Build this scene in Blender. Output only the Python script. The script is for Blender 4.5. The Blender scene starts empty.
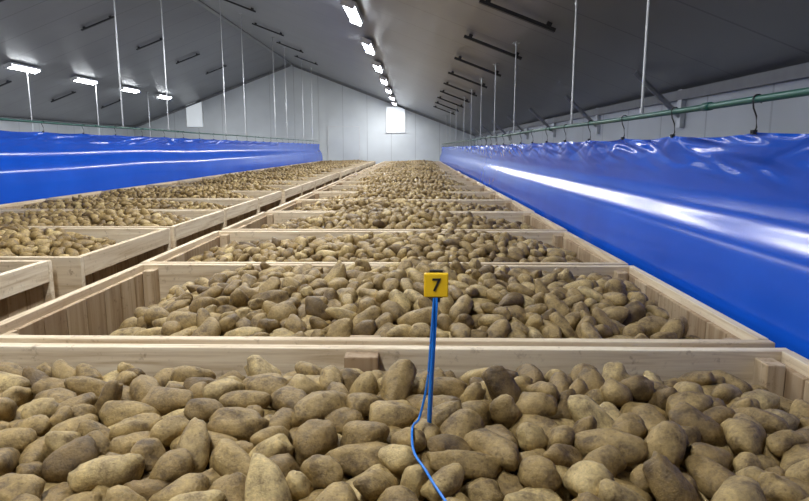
import bpy, bmesh, math, random
import numpy as np
from mathutils import Vector, Matrix, noise
random.seed(3)
S = bpy.context.scene
S.view_settings.view_transform = 'Standard'
E = 1.81          # eye height above floor (z); rim of crates is 0.56 below
RIM = E - 0.56
F = 620.0
YB, YF = 30.0, -3.5      # back wall / wall behind the camera
XR, XL, XA = 2.9, -13.5, -5.8
ZA = E + 3.9
SL = 0.377
def roof_z(x): return ZA - SL*abs(x-XA)

# ------------------------------------------------------------ materials
def new_mat(name):
    m = bpy.data.materials.new(name); m.use_nodes = True
    nt = m.node_tree; b = nt.nodes['Principled BSDF']
    return m, nt, b
def N(nt, t, **kw):
    n = nt.nodes.new(t)
    for k, v in kw.items():
        if k in n.inputs: n.inputs[k].default_value = v
        else: setattr(n, k, v)
    return n
def ramp(nt, stops):
    r = nt.nodes.new('ShaderNodeValToRGB'); e = r.color_ramp.elements
    e[0].position, e[0].color = stops[0][0], (*stops[0][1], 1)
    e[1].position, e[1].color = stops[-1][0], (*stops[-1][1], 1)
    for p, c in stops[1:-1]:
        x = e.new(p); x.color = (*c, 1)
    return r
def simple(name, col, rough=0.5, metal=0.0, var=0.08, scale=8):
    m, nt, b = new_mat(name)
    tc = N(nt, 'ShaderNodeTexCoord'); n = N(nt, 'ShaderNodeTexNoise', Scale=scale, Detail=4.0)
    nt.links.new(tc.outputs['Object'], n.inputs['Vector'])
    r = ramp(nt, [(0.3, [c*(1-var) for c in col]), (0.7, [min(1, c*(1+var)) for c in col])])
    nt.links.new(n.outputs['Fac'], r.inputs[0]); nt.links.new(r.outputs[0], b.inputs['Base Color'])
    b.inputs['Roughness'].default_value = rough; b.inputs['Metallic'].default_value = metal
    return m
def emis(name, col, st, base=None):
    m, nt, b = new_mat(name)
    b.inputs['Base Color'].default_value = (*(base or col), 1)
    b.inputs['Emission Color'].default_value = (*col, 1)
    b.inputs['Emission Strength'].default_value = st
    return m

def potato_mat():
    m, nt, b = new_mat('potato_skin'); L = nt.links
    tc = N(nt, 'ShaderNodeTexCoord'); at = N(nt, 'ShaderNodeAttribute', attribute_name='tone')
    n1 = N(nt, 'ShaderNodeTexNoise', Scale=22.0, Detail=6.0, Roughness=0.72)
    n2 = N(nt, 'ShaderNodeTexNoise', Scale=150.0, Detail=4.0, Roughness=0.75)
    v = N(nt, 'ShaderNodeTexVoronoi', Scale=65.0)
    for n in (n1, n2, v): L.new(tc.outputs['Object'], n.inputs['Vector'])
    base = ramp(nt, [(0.0, (0.16, 0.104, 0.038)), (0.25, (0.28, 0.195, 0.076)), (0.65, (0.385, 0.28, 0.115)), (1.0, (0.56, 0.44, 0.21))])
    L.new(at.outputs['Fac'], base.inputs[0])
    d = ramp(nt, [(0.36, (0.27, 0.22, 0.18)), (0.49, (0.84, 0.82, 0.79)), (0.66, (1.28, 1.27, 1.24))])
    L.new(n1.outputs['Fac'], d.inputs[0])
    mx = N(nt, 'ShaderNodeMix', data_type='RGBA', blend_type='MULTIPLY'); mx.inputs[0].default_value = 0.88
    L.new(base.outputs[0], mx.inputs[6]); L.new(d.outputs[0], mx.inputs[7])
    sp = ramp(nt, [(0.08, (0.36, 0.30, 0.24)), (0.2, (1, 1, 1))]); L.new(v.outputs['Distance'], sp.inputs[0])
    mx2 = N(nt, 'ShaderNodeMix', data_type='RGBA', blend_type='MULTIPLY'); mx2.inputs[0].default_value = 0.6
    L.new(mx.outputs[2], mx2.inputs[6]); L.new(sp.outputs[0], mx2.inputs[7])
    f = ramp(nt, [(0.3, (0.70, 0.67, 0.64)), (0.7, (1.25, 1.22, 1.15))]); L.new(n2.outputs['Fac'], f.inputs[0])
    mx3 = N(nt, 'ShaderNodeMix', data_type='RGBA', blend_type='MULTIPLY'); mx3.inputs[0].default_value = 0.9
    L.new(mx2.outputs[2], mx3.inputs[6]); L.new(f.outputs[0], mx3.inputs[7])
    L.new(mx3.outputs[2], b.inputs['Base Color'])
    bp = N(nt, 'ShaderNodeBump', Strength=0.65, Distance=0.006)
    ad = N(nt, 'ShaderNodeMath', operation='ADD'); L.new(n1.outputs['Fac'], ad.inputs[0]); L.new(n2.outputs['Fac'], ad.inputs[1])
    L.new(ad.outputs[0], bp.inputs['Height']); L.new(bp.outputs[0], b.inputs['Normal'])
    b.inputs['Roughness'].default_value = 0.48
    return m
def wood_mat():
    m, nt, b = new_mat('pine_boards'); L = nt.links
    g = N(nt, 'ShaderNodeAttribute', attribute_name='gco'); t = N(nt, 'ShaderNodeAttribute', attribute_name='tone')
    mp = N(nt, 'ShaderNodeMapping'); mp.inputs['Scale'].default_value = (1.2, 22, 22)
    L.new(g.outputs['Vector'], mp.inputs['Vector'])
    n = N(nt, 'ShaderNodeTexNoise', Scale=1.6, Detail=5.0, Roughness=0.6); n.inputs['Distortion'].default_value = 0.6
    L.new(mp.outputs[0], n.inputs['Vector'])
    w = ramp(nt, [(0.3, (0.50, 0.38, 0.235)), (0.5, (0.72, 0.61, 0.44)), (0.72, (0.84, 0.76, 0.60))])
    L.new(n.outputs['Fac'], w.inputs[0])
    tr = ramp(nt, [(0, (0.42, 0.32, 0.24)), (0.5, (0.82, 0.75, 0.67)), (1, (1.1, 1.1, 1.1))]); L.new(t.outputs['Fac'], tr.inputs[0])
    mx = N(nt, 'ShaderNodeMix', data_type='RGBA', blend_type='MULTIPLY'); mx.inputs[0].default_value = 1.0
    L.new(w.outputs[0], mx.inputs[6]); L.new(tr.outputs[0], mx.inputs[7])
    n3 = N(nt, 'ShaderNodeTexNoise', Scale=22.0, Detail=6.0, Roughness=0.75)
    tc = N(nt, 'ShaderNodeTexCoord'); L.new(tc.outputs['Object'], n3.inputs['Vector'])
    dr = ramp(nt, [(0.30, (0.42, 0.34, 0.27)), (0.42, (1, 1, 1))]); L.new(n3.outputs['Fac'], dr.inputs[0])
    mx2 = N(nt, 'ShaderNodeMix', data_type='RGBA', blend_type='MULTIPLY'); mx2.inputs[0].default_value = 0.75
    L.new(mx.outputs[2], mx2.inputs[6]); L.new(dr.outputs[0], mx2.inputs[7])
    L.new(mx2.outputs[2], b.inputs['Base Color'])
    bp = N(nt, 'ShaderNodeBump', Strength=0.3, Distance=0.002); L.new(n.outputs['Fac'], bp.inputs['Height']); L.new(bp.outputs[0], b.inputs['Normal'])
    b.inputs['Roughness'].default_value = 0.7
    return m
def tarp_mat():
    m, nt, b = new_mat('blue_plastic_sheet'); L = nt.links
    tc = N(nt, 'ShaderNodeTexCoord')
    n = N(nt, 'ShaderNodeTexNoise', Scale=1.5, Detail=4.0); L.new(tc.outputs['Object'], n.inputs['Vector'])
    r = ramp(nt, [(0.3, (0.004, 0.082, 0.56)), (0.7, (0.006, 0.105, 0.67))]); L.new(n.outputs['Fac'], r.inputs[0])
    L.new(r.outputs[0], b.inputs['Base Color'])
    b.inputs['Roughness'].default_value = 0.21
    b.inputs['Specular IOR Level'].default_value = 0.42
    return m
def panel_mat(name, col, rough, axis, period, dark=0.6, lw=0.02, metal=0.0):
    # insulated sandwich panels with joints every `period` metres along axis
    m, nt, b = new_mat(name); L = nt.links
    tc = N(nt, 'ShaderNodeTexCoord'); sx = N(nt, 'ShaderNodeSeparateXYZ'); L.new(tc.outputs['Object'], sx.inputs[0])
    dv = N(nt, 'ShaderNodeMath', operation='DIVIDE'); L.new(sx.outputs[axis], dv.inputs[0]); dv.inputs[1].default_value = period
    fr = N(nt, 'ShaderNodeMath', operation='FRACT'); L.new(dv.outputs[0], fr.inputs[0])
    lt = N(nt, 'ShaderNodeMath', operation='LESS_THAN'); L.new(fr.outputs[0], lt.inputs[0]); lt.inputs[1].default_value = lw/period
    n = N(nt, 'ShaderNodeTexNoise', Scale=0.7, Detail=3.0); L.new(tc.outputs['Object'], n.inputs['Vector'])
    r = ramp(nt, [(0.3, [c*0.9 for c in col]), (0.7, [c*1.08 for c in col])]); L.new(n.outputs['Fac'], r.inputs[0])
    mx = N(nt, 'ShaderNodeMix', data_type='RGBA'); L.new(lt.outputs[0], mx.inputs[0]); L.new(r.outputs[0], mx.inputs[6])
    mx.inputs[7].default_value = (*[c*dark for c in col], 1)
    L.new(mx.outputs[2], b.inputs['Base Color'])
    b.inputs['Roughness'].default_value = rough; b.inputs['Metallic'].default_value = metal
    return m
M_POT, M_WOOD, M_TARP = potato_mat(), wood_mat(), tarp_mat()
M_ROOF = panel_mat('roof_panels', (0.20, 0.207, 0.218), 0.33, 1, 1.15, 0.6, 0.03)
M_WALL = panel_mat('wall_panels', (0.72, 0.77, 0.79), 0.5, 0, 1.15, 0.75, 0.03)
M_WALLS = panel_mat('wall_panels_side', (0.70, 0.74, 0.76), 0.5, 1, 1.15, 0.75, 0.03)
M_FLOOR = simple('concrete', (0.28, 0.27, 0.26), 0.85, scale=3)
M_STEEL = simple('galvanised_steel', (0.62, 0.64, 0.66), 0.35, 0.7)
M_GREY = simple('grey_flashing', (0.26, 0.27, 0.28), 0.5)
M_DARK = simple('dark_steel', (0.03, 0.032, 0.036), 0.5)
M_GREEN = simple('green_pipe_paint', (0.015, 0.11, 0.085), 0.35)
M_WHITE = simple('white_housing', (0.75, 0.77, 0.78), 0.4)
M_TUBE = emis('fluorescent_tube', (0.93, 0.97, 1.0), 24)
M_GLOW = emis('wall_glow', (0.9, 0.96, 1.0), 0.6)  # emission imitates the bright lamp-lit patch on the back wall
M_GLOW2 = emis('wall_glow_dim', (0.9, 0.96, 1.0), 0.45, (.6, .65, .68))  # weaker emission for the left lamp-lit patch
M_YEL = simple('yellow_plastic', (1.0, 0.62, 0.01), 0.4, var=0.03)
M_BLK = simple('black_plastic', (0.012, 0.012, 0.012), 0.5)
M_BLUE = simple('blue_cable', (0.01, 0.20, 0.72), 0.35, var=0.05)
M_SOIL = simple('soil_dust', (0.07, 0.048, 0.024), 0.95)

# ------------------------------------------------------------ mesh helpers
def link(ob): S.collection.objects.link(ob); return ob
def mesh_obj(name, verts, faces, mats, smooth=False, midx=None):
    me = bpy.data.meshes.new(name); me.from_pydata(verts, [], faces)
    for m in (mats if isinstance(mats, (list, tuple)) else [mats]): me.materials.append(m)
    if midx is not None: me.polygons.foreach_set('material_index', midx)
    if smooth: me.polygons.foreach_set('use_smooth', [True]*len(me.polygons))
    me.update(); return link(bpy.data.objects.new(name, me))
class Acc:
    def __init__(s): s.v=[]; s.f=[]; s.m=[]; s.g=[]; s.t=[]
    def box(s, c, size, grain=0, tone=None, mat=0, M=None):
        b0 = len(s.v); tone = random.uniform(.35, .8) if tone is None else tone
        off = Vector((random.uniform(-20, 20), random.uniform(-20, 20), random.uniform(-20, 20)))
        for dx in (-.5, .5):
            for dy in (-.5, .5):
                for dz in (-.5, .5):
                    l = Vector((dx*size[0], dy*size[1], dz*size[2]))
                    p = (M @ l if M is not None else l) + Vector(c)
                    s.v.append(p[:])
                    q = [l[grain]] + [l[i] for i in range(3) if i != grain]
                    s.g.append((q[0]+off[0], q[1]+off[1], q[2]+off[2])); s.t.append(tone)
        for f in ((0,1,3,2),(4,6,7,5),(0,4,5,1),(2,3,7,6),(0,2,6,4),(1,5,7,3)):
            s.f.append(tuple(b0+i for i in f)); s.m.append(mat)
    def tube(s, pts, r, n=8, mat=0):
        pts = [Vector(p) for p in pts]; b0 = len(s.v); k = len(pts)
        for i, p in enumerate(pts):
            d = (pts[min(i+1, k-1)]-pts[max(i-1, 0)]).normalized()
            u = d.cross(Vector((0, 0, 1)));
            if u.length < .1: u = d.cross(Vector((0, 1, 0)))
            u.normalize(); w = d.cross(u)
            for j in range(n):
                a = 2*math.pi*j/n; s.v.append((p+(u*math.cos(a)+w*math.sin(a))*r)[:]); s.g.append((0,0,0)); s.t.append(.5)
        for i in range(k-1):
            for j in range(n):
                a, b = b0+i*n+j, b0+i*n+(j+1) % n
                s.f.append((a, b, b+n, a+n)); s.m.append(mat)
        s.f.append(tuple(b0+j for j in range(n))[::-1]); s.m.append(mat)
        s.f.append(tuple(b0+(k-1)*n+j for j in range(n))); s.m.append(mat)
    def mesh(s, name, mats):
        me = bpy.data.meshes.new(name); me.from_pydata(s.v, [], s.f)
        for m in mats: me.materials.append(m)
        me.polygons.foreach_set('material_index', s.m)
        a = me.attributes.new('gco', 'FLOAT_VECTOR', 'POINT'); a.data.foreach_set('vector', np.array(s.g, dtype=np.float32).ravel())
        a = me.attributes.new('tone', 'FLOAT', 'POINT'); a.data.foreach_set('value', np.array(s.t, dtype=np.float32))
        me.update(); return me
    def obj(s, name, mats):
        return link(bpy.data.objects.new(name, s.mesh(name, mats)))

# ------------------------------------------------------------ room shell
def slab(name, c, size, mat):
    a = Acc(); a.box((0, 0, 0), size); o = a.obj(name, [mat]); o.location = c; return o
yl = YB-YF; yc = (YB+YF)/2
slab('floor', ((XL+XR)/2, yc, -.05), (XR-XL+.4, yl+.4, .1), M_FLOOR)
hr, hl = roof_z(XR), roof_z(XL)
slab('wall_right', (XR+.05, yc, hr/2), (.1, yl, hr), M_WALLS)
slab('wall_left', (XL-.05, yc, hl/2), (.1, yl, hl), M_WALLS)
def gable(name, y0, y1):
    pr = [(XL-.1, 0), (XR+.1, 0), (XR+.1, roof_z(XR+.1)+.02), (XA, ZA+.02), (XL-.1, roof_z(XL-.1)+.02)]
    v = [(x, y0, z) for x, z in pr] + [(x, y1, z) for x, z in pr]
    f = [(0, 1, 2, 3, 4), (9, 8, 7, 6, 5)] + [(i, i+5, (i+1) % 5+5, (i+1) % 5) for i in range(5)]
    return mesh_obj(name, v, f, M_WALL)
gable('wall_back', YB, YB+.1); gable('wall_front', YF-.1, YF)
xa, xb = XL-.3, XR+.3; th = .12
pr = [(xa, roof_z(xa)), (XA, ZA), (xb, roof_z(xb)), (xb, roof_z(xb)+th), (XA, ZA+th), (xa, roof_z(xa)+th)]
v = [(x, YF-.2, z) for x, z in pr]+[(x, YB+.2, z) for x, z in pr]
mesh_obj('ceiling', v, [(0,1,4,5),(1,2,3,4),(11,10,7,6),(10,9,8,7),(0,6,7,1),(1,7,8,2),(2,8,9,3),(3,9,10,4),(4,10,11,5),(5,11,6,0)], M_ROOF)
# trims: eaves, gable edge, ridge
a = Acc()
a.box((XR-.03, yc, hr-.06), (.06, yl, .10)); a.obj('trim_1', [M_GREY])
a = Acc(); a.box((XL+.03, yc, hl-.06), (.06, yl, .10)); a.obj('trim_2', [M_GREY])
a = Acc(); a.box((XA, yc, ZA-.04), (.14, yl, .03)); a.obj('trim_3', [M_GREY])
ang = math.atan(SL)
for i, (x0, x1) in enumerate(((XA, XR), (XL, XA))):
    a = Acc(); ln = math.hypot(x1-x0, roof_z(x1)-roof_z(x0)); sg = 1 if i == 0 else -1
    a.box(((x0+x1)/2, YB-.03, (roof_z(x0)+roof_z(x1))/2-.06), (ln-.1, .05, .08), M=Matrix.Rotation(sg*ang, 3, 'Y'))
    a.obj('trim_%d' % (4+i), [M_GREY])
# framed emissive patches standing in for lamp light and reflection on the back wall
def lit_patch(name, x, z0, z1, w, m=None):
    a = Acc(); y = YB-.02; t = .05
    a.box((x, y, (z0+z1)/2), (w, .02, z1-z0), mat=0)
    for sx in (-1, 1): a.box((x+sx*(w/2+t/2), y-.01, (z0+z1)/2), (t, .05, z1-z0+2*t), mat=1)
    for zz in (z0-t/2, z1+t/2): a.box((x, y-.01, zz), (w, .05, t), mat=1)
    a.obj(name, [m or M_GLOW, M_WHITE])
lit_patch('lit_patch_1', -.92, E+.75, E+1.9, .85)
lit_patch('lit_patch_2', -10.5, E+1.0, E+2.15, .75, M_GLOW2)
def door(name, x, w, z1):
    a = Acc(); y = YB-.02
    a.box((x, y, z1/2), (w, .02, z1), mat=0)
    for sx in (-1, 1): a.box((x+sx*w/2, y-.01, z1/2), (.03, .03, z1+.03), mat=1)
    a.box((x, y-.01, z1), (w, .03, .03), mat=1)
    a.box((x+w/2-.15, y-.04, 1.05), (.03, .05, .14), mat=1)
    o = a.obj(name, [M_WALL, M_WHITE])
door('door_1', -3.4, 1.5, E+1.0)

# roof brackets (short dark rails running down the slope)
def strip(x, y, ln=.8):
    a = Acc(); sg = 1 if x > XA else -1
    M = Matrix.Rotation(sg*ang, 3, 'Y')
    a.box((0, 0, 0), (ln, .05, .035), M=M)
    for s_ in (-.4, .4): a.box(M @ Vector((s_*ln, 0, .03)), (.05, .06, .05), M=M)
    o = a.obj('roof_rail', [M_DARK]); o.location = (x, y, roof_z(x)-.055)
for k in range(9): strip(1.0, 6.4+1.95*k)
for k in range(5): strip(-4.0, 11.5+3.0*k, .9)
for k in range(5): strip(-7.9, 12.9+3.1*k, .9)
for k in range(3): strip(-11.6, 17.5+3.3*k, .9)
# eave knee braces
for k in range(8):
    y = 3.8+3.1*k
    a = Acc()
    a.tube([(XR-.02, y, hr-.30), (XR-.55, y, roof_z(XR-.55)-.03)], .03, 6)
    a.box((XR-.03, y, hr-.2), (.05, .1, .4))
    a.obj('eave_brace', [M_STEEL])

# ------------------------------------------------------------ lamps
def lamp(x, y):
    sg = 1 if x > XA else -1; M = Matrix.Rotation(sg*ang, 3, 'Y')
    a = Acc(); z = roof_z(x)-.02
    def P(l): return (M @ Vector(l))[:]
    a.box(P((0, 0, -.045)), (.20, 1.3, .05), mat=0, M=M)
    for ss in (-.62, .62): a.box(P((0, ss, -.09)), (.19, .04, .06), mat=0, M=M)
    for sx in (-.055, .055):
        a.tube([P((sx, -.6, -.095)), P((sx, .6, -.095))], .024, 8, mat=1)
    o = a.obj('fluorescent_lamp', [M_WHITE, M_TUBE]); o.location = (x, y, z)
    ld = bpy.data.lights.new('lamp_light', 'AREA'); ld.shape = 'RECTANGLE'; ld.size = .16; ld.size_y = 1.2
    ld.energy = 74; ld.color = (.98, .985, 1.0)
    lo = link(bpy.data.objects.new('lamp_light', ld)); lo.parent = o
    lo.location = P((0, 0, -.125)); lo.rotation_euler = (0, sg*ang, 0)
for k in range(-3, 7): lamp(-.905, 9.6+3.1*k)
for k in range(-4, 4): lamp(-10.4, 16.8+3.1*k)

# ------------------------------------------------------------ potatoes
def ico(sub):
    bm = bmesh.new(); bmesh.ops.create_icosphere(bm, subdivisions=sub, radius=1)
    v = np.array([p.co[:] for p in bm.verts]); f = np.array([[q.index for q in p.verts] for p in bm.faces]); bm.free()
    return v, f
def potato_shape(dirs, rng):
    r = np.ones(len(dirs))
    for k in range(5):
        w = rng.normal(size=3)*1.5; r += .065*np.sin(dirs@w*1.2+rng.uniform(0, 6.28))
    for k in range(6):
        w = rng.normal(size=3)*3.6; r += .030*np.sin(dirs@w+rng.uniform(0, 6.28))
    for k in range(10):   # eyes
        d = rng.normal(size=3); d /= np.linalg.norm(d)
        r -= .07*np.exp(-((dirs@d-1)**2)/.0008)
    r /= r.mean()
    p = dirs*r[:, None]
    p = np.sign(p)*np.abs(p)**.90
    bend = rng.uniform(-.28, .33); p[:, 1] += bend*(p[:, 0]**2-.4)
    tp = rng.uniform(-.26, .26); p[:, 1:] *= (1+tp*p[:, 0])[:, None]
    return p
def rotm(yaw, pitch, roll):
    return np.array((Matrix.Rotation(yaw, 3, 'Z') @ Matrix.Rotation(pitch, 3, 'Y') @ Matrix.Rotation(roll, 3, 'X')))
HM = {}
def make_pile(name, seed, target, sub, depth=.15, W=2.27, D=1.07, res=.008):
    rng = np.random.default_rng(seed)
    nx, ny = int(W/res), int(D/res)
    gx = (np.arange(nx)+.5)*res-W/2; gy = (np.arange(ny)+.5)*res-D/2
    GX, GY = np.meshgrid(gx, gy, indexing='ij'); T = target(GX, GY); H = T-depth
    lib = []
    for i in range(150):
        b = rng.uniform(.023, .0385); a_ = b*rng.uniform(1.15, 2.2); a_ = min(a_, .070); c = b*rng.uniform(.82, .97)
        R = rotm(rng.uniform(0, 6.28), rng.normal()*.48, rng.uniform(-.5, .5))
        A = R @ np.diag([1/a_**2, 1/b**2, 1/c**2]) @ R.T
        n = int(a_/res)+1
        o = np.arange(-n, n+1)*res; X, Y = np.meshgrid(o, o, indexing='ij')
        aa = A[2, 2]; bb = 2*(A[0, 2]*X+A[1, 2]*Y); cc = A[0, 0]*X*X+2*A[0, 1]*X*Y+A[1, 1]*Y*Y-1
        disc = bb*bb-4*aa*cc; ok = disc > 0; sq = np.sqrt(np.maximum(disc, 0))
        bot = np.where(ok, (-bb-sq)/(2*aa), 1e3); top = np.where(ok, (-bb+sq)/(2*aa), -1e3)
        lib.append((a_, b, c, R, n, bot, top))
    placed = []; fails = 0
    while fails < 70 and len(placed) < 3000:
        li = rng.integers(len(lib)); a_, b, c, R, n, bot, top = lib[li]
        best = None
        for k in range(26):
            i = rng.integers(n, nx-n); j = rng.integers(n, ny-n)
            z = (H[i-n:i+n+1, j-n:j+n+1]-bot).max()
            s = z-T[i, j]
            if best is None or s < best[0]: best = (s, i, j, z)
        s, i, j, z = best
        for st in (3, 2, 1, 1):
            for di, dj in ((st, 0), (-st, 0), (0, st), (0, -st)):
                i2, j2 = i+di, j+dj
                if n <= i2 < nx-n and n <= j2 < ny-n:
                    z2 = (H[i2-n:i2+n+1, j2-n:j2+n+1]-bot).max()
                    if z2 < z: i, j, z = i2, j2, z2
        s = z-T[i, j]
        if s > -.022: fails += 1; continue
        fails = 0
        z -= .007
        sl = H[i-n:i+n+1, j-n:j+n+1]; np.maximum(sl, z+top, out=sl)
        placed.append((li, gx[i], gy[j], z))
    HM[name] = (H, W, D, res)
    dirs, faces = ico(sub)
    shapes = [potato_shape(dirs, rng) for _ in range(24)]
    nv = len(dirs); V = np.empty((len(placed)*nv, 3), np.float32); Fc = np.empty((len(placed)*len(faces), 3), np.int32)
    tone = np.empty(len(placed)*nv, np.float32)
    for q, (li, x, y, z) in enumerate(placed):
        a_, b, c, R, *_ = lib[li]
        p = shapes[rng.integers(len(shapes))]*np.array([a_, b, c])*1.03
        V[q*nv:(q+1)*nv] = p @ R.T + np.array([x, y, z])
        Fc[q*len(faces):(q+1)*len(faces)] = faces+q*nv
        tone[q*nv:(q+1)*nv] = np.clip(rng.normal(.54, .25), 0, 1)
    # bed of soil/potatoes below the visible layers
    bx = np.linspace(-W/2, W/2, 30); by = np.linspace(-D/2, D/2, 16)
    BX, BY = np.meshgrid(bx, by, indexing='ij'); BZ = target(BX, BY)-depth+.02
    base = len(V); V = np.vstack([V, np.stack([BX.ravel(), BY.ravel(), BZ.ravel()], 1)])
    bf = []
    for i in range(29):
        for j in range(15):
            o = base+i*16+j; bf += [(o, o+16, o+17), (o, o+17, o+1)]
    nf = len(Fc); Fc = np.vstack([Fc, np.array(bf)])
    tone = np.concatenate([tone, np.zeros(480)])
    me = bpy.data.meshes.new(name)
    me.vertices.add(len(V)); me.vertices.foreach_set('co', V.astype(np.float32).ravel())
    me.loops.add(len(Fc)*3); me.loops.foreach_set('vertex_index', Fc.astype(np.int32).ravel())
    me.polygons.add(len(Fc)); me.polygons.foreach_set('loop_start', np.arange(len(Fc), dtype=np.int32)*3)
    me.polygons.foreach_set('loop_total', np.full(len(Fc), 3, np.int32))
    me.materials.append(M_POT); me.materials.append(M_SOIL)
    mi = np.zeros(len(Fc), np.int32); mi[nf:] = 1; me.polygons.foreach_set('material_index', mi)
    me.update(calc_edges=True)
    me.polygons.foreach_set('use_smooth', np.ones(len(Fc), bool))
    at = me.attributes.new('tone', 'FLOAT', 'POINT'); at.data.foreach_set('value', tone.astype(np.float32))
    me.update(); print(name, len(placed), len(V))
    return me
def t_front(x, y): return .006 + .018*np.sin(x*2.3+1)*np.cos(y*3) - .060*np.clip((x-.85)/.28, 0, 1)**2 - .022*np.clip((y-.34)/.19, 0, 1)
def t_second(x, y):
    e = (np.clip(np.abs(x)/1.13, 0, 1))**4
    return .060 - e*np.where(x < 0, .29, .09) - .06*np.clip((-y-.05)/.5, 0, 1) - .05*np.clip((y-.35)/.2, 0, 1) + .012*np.sin(x*7)
def t_far(k):
    def f(x, y):
        return .055 + .012*k - (.10+.03*k)*(np.abs(x)/1.13)**3 - .075*(np.abs(y)/.53)**2 + .02*np.sin(x*(3+k)+k*2)
    return f
piles = {'front': make_pile('potatoes_front', 11, t_front, 3, depth=.15),
         'second': make_pile('potatoes_second', 12, t_second, 3, depth=.13)}
mids = [make_pile('potatoes_mid_%d' % k, 20+k, t_far(k), 2, depth=.11) for k in range(2)]
fars = [make_pile('potatoes_far_%d' % k, 30+k, t_far(k), 1, depth=.09) for k in range(4)]

# ------------------------------------------------------------ crates
CW, CD, CH = 2.42, 1.21, RIM
def crate_mesh(seed):
    random.seed(seed); a = Acc(); t = .034
    rows = [(.12, .33), (.342, .55), (.562, .77), (.782, .99), (1.002, CH)]
    for sy in (-1, 1):
        for z0, z1 in rows:
            dz = random.uniform(-.004, .0) if z1 == CH else 0
            a.box((0, sy*(CD/2-t/2), (z0+z1)/2+dz/2), (CW, t, z1-z0+dz), grain=0, tone=random.uniform(.7, 1))
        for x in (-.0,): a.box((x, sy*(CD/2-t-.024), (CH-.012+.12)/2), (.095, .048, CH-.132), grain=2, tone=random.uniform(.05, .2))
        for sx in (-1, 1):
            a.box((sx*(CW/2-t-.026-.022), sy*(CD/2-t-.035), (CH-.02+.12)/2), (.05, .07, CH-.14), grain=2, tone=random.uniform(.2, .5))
    for sx in (-1, 1):
        inner = CD-2*t-.004; n = 8; w = inner/n
        for i in range(n):   # vertical planks at the ends
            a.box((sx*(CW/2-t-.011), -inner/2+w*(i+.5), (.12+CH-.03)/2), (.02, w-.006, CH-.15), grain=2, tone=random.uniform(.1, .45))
        for z0, z1 in ((CH-.11, CH-.001), (.62, .74), (.12, .24)):
            a.box((sx*(CW/2-t/2), 0, (z0+z1)/2), (t-.001, CD-2*t-.002, z1-z0), grain=1, tone=random.uniform(.65, 1))
    for i in range(8): a.box((0, -CD/2+.04+(CD-.08)*(i+.5)/8, .108), (CW-.08, (CD-.08)/8-.01, .022), grain=0)
    for x in (-1.1, 0, 1.1): a.box((x, 0, .0485), (.1, CD, .097), grain=1)
    return a.mesh('wooden_crate', [M_WOOD])
cms = [crate_mesh(100+i) for i in range(5)]
random.seed(77)
PITCH = 1.28
def place(xc, y0, idx, pile, flip=False, cm=None):
    c = link(bpy.data.objects.new('wooden_crate', cm or random.choice(cms)))
    rz = random.uniform(-.006, .006); jx = random.uniform(-.02, .02) if idx > 1 else 0
    if idx == 0: rz = -.003
    if idx == 1: rz = -.004
    c.location = (xc+jx, y0, 0); c.rotation_euler = (0, 0, rz)
    if idx < 6:
        bv = c.modifiers.new('bevel', 'BEVEL'); bv.width = .003; bv.segments = 2; bv.limit_method = 'ANGLE'
    p = link(bpy.data.objects.new('potato_pile', pile))
    p.location = (xc+jx, y0, RIM); p.rotation_euler = (0, 0, rz+(math.pi if flip else 0))
XC = -.15
Y0F = 1.725-CD/2
for i in range(-1, 21):
    yb = 1.665+PITCH*i+(.06 if i == 0 else .035 if i == 1 else 0); y0 = yb-CD/2
    if i == -1: place(XC, y0, i, fars[0])
    elif i == 0: place(XC, y0, i, piles['front'])
    elif i == 1: place(XC, y0, i, piles['second'])
    elif i < 5: place(XC, y0, i, mids[i % 2], i > 3)
    else: place(XC, y0, i, random.choice(fars), random.random() < .5)
XC2 = -1.75-CW/2
for i in range(-1, 21):
    yb = 1.80+PITCH*i; y0 = yb-CD/2; xx = XC2-(.10 if i == 1 else .0)
    if i in (1, 2, 3): place(xx, y0, i, mids[(i+1) % 2], i == 2)
    else: place(xx, y0, i, random.choice(fars), random.random() < .5)

# ------------------------------------------------------------ tarps
def tarp(name, side, ztop, prof, hook_dy, hook_y0, yend, seed, amp=1.0):
    # prof: list of (z relative to eye, x) smoothed into a hanging, bellied sheet
    zs = np.array([p[0] for p in prof])[::-1]; xs = np.array([p[1] for p in prof])[::-1]
    zf = np.linspace(zs[0], zs[-1], 400); xf = np.interp(zf, zs, xs)
    ker = np.hanning(25); ker /= ker.sum(); xf = np.convolve(np.pad(xf, 12, mode='edge'), ker, mode='valid')
    dy = .025; ny = int((yend+3.0)/dy); nz = 90; v = []; f = []
    zb = prof[-1][0]
    for i in range(ny+1):
        y = -3.0+dy*i
        ph = ((y-hook_y0)/hook_dy) % 1.0; sag = .012*math.sin(math.pi*ph)
        wob = noise.noise(Vector((y*.35, 0, seed+20)))*.02
        for j in range(nz+1):
            s = (j/nz)**1.35; z = (ztop-sag)*(1-s)+zb*s
            x = float(np.interp(z+wob, zf, xf))
            d = ztop-z
            topw = math.exp(-(d/.12)**2)
            g = noise.noise(Vector((y*2.2+d*10, d*16, seed)))*.018
            cr = max(0, abs(noise.noise(Vector((y*3.6+d*14, d*14, seed+5))))-.10)*.05
            cr2 = max(0, .12-abs(noise.noise(Vector((y*2.2-d*7, d*9, seed+15)))))*.06
            pull = -.008*math.cos(2*math.pi*ph)
            low = noise.noise(Vector((y*.4, d*2, seed+9)))*.008*min(1, d*6)
            x += ((g+cr+cr2)*topw + pull*topw)*amp + low + noise.noise(Vector((y*1.3, d*3, seed+3)))*.0025
            v.append((side*x, y, E+z))
    for i in range(ny):
        for j in range(nz):
            q = i*(nz+1)+j; f.append((q, q+1, q+nz+2, q+nz+1))
    return mesh_obj(name, v, f, M_TARP, smooth=True)
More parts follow.
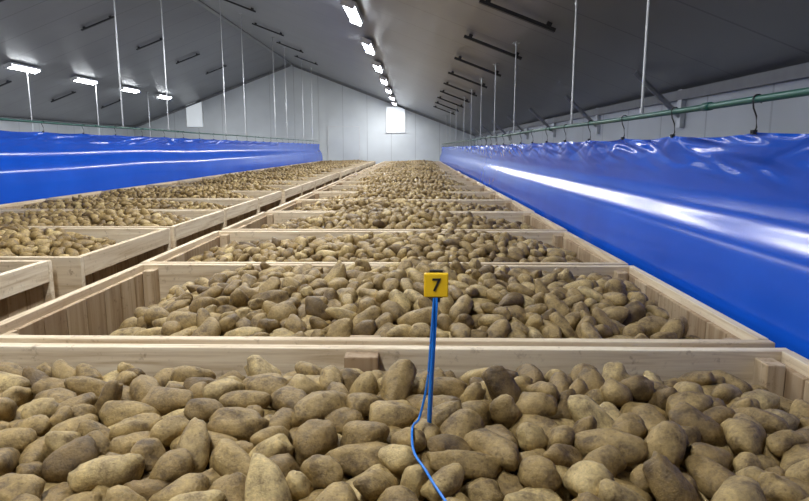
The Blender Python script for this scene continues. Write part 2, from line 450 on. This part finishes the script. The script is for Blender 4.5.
profR = [(.06, 1.20), (-.06, 1.215), (-.18, 1.225), (-.25, 1.215), (-.30, 1.183), (-.34, 1.160), (-.45, 1.140), (-.58, 1.125), (-.75, 1.12), (-1.3, 1.12)]
tarp('blue_tarp', 1, .055, profR, .7, 2.25, 29.0, 1.0, .85)
profL = [(.2, 4.40), (.1, 4.42), (-.04, 4.43), (-.10, 4.41), (-.16, 4.36), (-.24, 4.315), (-.4, 4.29), (-.6, 4.28), (-.8, 4.28), (-1.3, 4.28)]
tarp('blue_tarp', -1, .19, profL, .9, 2.0, 29.0, 7.0, .6)

# pipes + hooks
def pipe(x, z, y1=29.0):
    a = Acc(); a.tube([(x, y, z+.004*math.sin(y*1.3)) for y in np.arange(-3, y1, .5)], .013, 12)
    y = -.4
    while y < y1-.5:
        a.tube([(x, y, z), (x, y+.06, z)], .017, 12); y += 3.0
    o = a.obj('green_pipe', [M_GREEN]); o.data.polygons.foreach_set('use_smooth', [True]*len(o.data.polygons)); return o
P1 = pipe(1.2, E+.168); P2 = pipe(-4.4, E+.30); P3 = pipe(-10.4, E+.30)
def hooks(par, x, zp, zt, y0, dy):
    y = y0
    while y < 28:
        a = Acc(); pts = []
        for k in range(9):
            t = math.pi*(1.35*k/8-.25); pts.append((x+.017*math.cos(t), y, zp+.017*math.sin(t)))
        pts = pts + [(x-.012, y, zp-.03), (x, y, (zp+zt)/2), (x+.004, y, zt+.015), (x-.008, y, zt-.008), (x-.014, y, zt+.003)]
        a.tube(pts, .003, 6)
        a.box((x-.004, y, zt-.0), (.016, .018, .016))
        o = a.obj('tarp_hook', [M_DARK]); o.parent = par; y += dy
hooks(P1, 1.2, E+.168, E+.055, 2.25-1.4, .7)
hooks(P2, -4.4, E+.30, E+.19, 5.6, .9)
# suspension rods
def rod(x, y, z0, r=.006):
    a = Acc(); z1 = roof_z(x)
    a.tube([(x, y, z0+.013), (x, y, z1-.01)], r, 8)
    a.tube([(x, y, z0+.013), (x, y, z0+.04)], .012, 10)
    a.box((x, y, z1-.03), (.08, .08, .01)); a.tube([(x, y, z1-.06), (x, y, z1-.03)], .014, 6)
    a.obj('suspension_rod', [M_STEEL])
for y in (1.4, 3.38, 4.88, 7.7, 9.6, 11.6, 13.6, 15.6, 18.6, 21.6, 24.6): rod(1.2, y, E+.168, .0075)
for y in (3.8, 9.45, 11.2, 14.6, 16.3, 19.8, 21.6, 24.8, 27): rod(-4.4, y, E+.30, .01)
for y in (16.2, 19.8, 23.8): rod(-10.4, y+.8, E+.30, .012)

# ------------------------------------------------------------ temperature probe with number tag
PX, PY = .03, 1.19
def surf(x, y):   # pile surface height (relative to the rim) at world x,y
    H, W, D, res = HM['potatoes_front']
    i = int((x-XC+W/2)/res); j = int((y-Y0F+D/2)/res)
    i = max(1, min(H.shape[0]-2, i)); j = max(1, min(H.shape[1]-2, j))
    return float(H[i-1:i+2, j-1:j+2].max())
emp = link(bpy.data.objects.new('temperature_probe', None)); emp.location = (PX, PY, RIM-.055)
def child(o, n): o.name = n; o.parent = emp; return o
a = Acc(); tx = .012
a.tube([(-.006, 0, -.2), (-.002, 0, .0), (.004, .0, .16), (tx, 0, .33)], .0048, 12)
o = a.obj('rod', [M_BLUE]); o.data.polygons.foreach_set('use_smooth', [True]*len(o.data.polygons)); child(o, 'rod')
a = Acc(); zc = .350
a.box((tx, 0, zc), (.048, .012, .048)); o = child(a.obj('tag', [M_YEL]), 'tag')
bv = o.modifiers.new('b', 'BEVEL'); bv.width = .003; bv.segments = 3
a = Acc(); a.box((tx, .010, zc), (.026, .008, .056)); a.box((tx, .004, zc-.027), (.016, .014, .014))
child(a.obj('tag_back', [M_BLK]), 'tag_back')
cu = bpy.data.curves.new('digit', 'FONT'); cu.body = '7'; cu.size = .036; cu.extrude = .0006; cu.offset = .0005
cu.align_x = 'CENTER'; cu.align_y = 'CENTER'
to = link(bpy.data.objects.new('digit', cu)); cu.materials.append(M_BLK)
to.rotation_euler = (math.pi/2, 0, 0); to.location = (tx, -.0068, zc); child(to, 'digit')
a = Acc()
xy = [(-.022, -.03), (-.030, -.06), (-.034, -.09), (-.034, -.12), (-.031, -.15), (-.024, -.18), (-.012, -.21), (.0, -.24), (.012, -.27), (.022, -.30), (.032, -.34), (.04, -.38)]
zz = [surf(PX+x, PY+y)+.055 for x, y in xy]
for _ in range(3):
    zz = [max(z0, (zz[max(k-1, 0)]+z0+zz[min(k+1, len(zz)-1)])/3+.0) for k, z0 in enumerate(zz)]
ctl = [Vector(p) for p in ((tx-.004, -.004, .325), (.002, -.012, .24), (-.004, -.016, .16), (-.014, -.022, max(.10, zz[0]+.03)))]
ctl += [Vector((x, y, z+.005)) for (x, y), z in zip(xy, zz)]
pts = []
for i in range(len(ctl)-1):
    p0, p1, p2, p3 = ctl[max(i-1, 0)], ctl[i], ctl[i+1], ctl[min(i+2, len(ctl)-1)]
    for k in range(8):
        t = k/8; pts.append(.5*((2*p1)+(p2-p0)*t+(2*p0-5*p1+4*p2-p3)*t*t+(3*p1-p0-3*p2+p3)*t**3))
a.tube(pts, .0024, 8); o = a.obj('cable', [M_BLUE]); child(o, 'cable')

# ------------------------------------------------------------ world + camera
w = bpy.data.worlds.new('World'); S.world = w; w.use_nodes = True
w.node_tree.nodes['Background'].inputs[0].default_value = (.6, .68, .75, 1)
w.node_tree.nodes['Background'].inputs[1].default_value = .3
cam = bpy.data.cameras.new('Camera'); co = link(bpy.data.objects.new('Camera', cam))
cam.sensor_width = 36; cam.lens = F/809*36; cam.clip_start = .02; cam.clip_end = 200
co.location = (0, 0, E)
co.rotation_euler = (math.radians(90)-math.atan((250.5-148)/F), 0, math.atan((415-404.5)/F))
S.camera = co
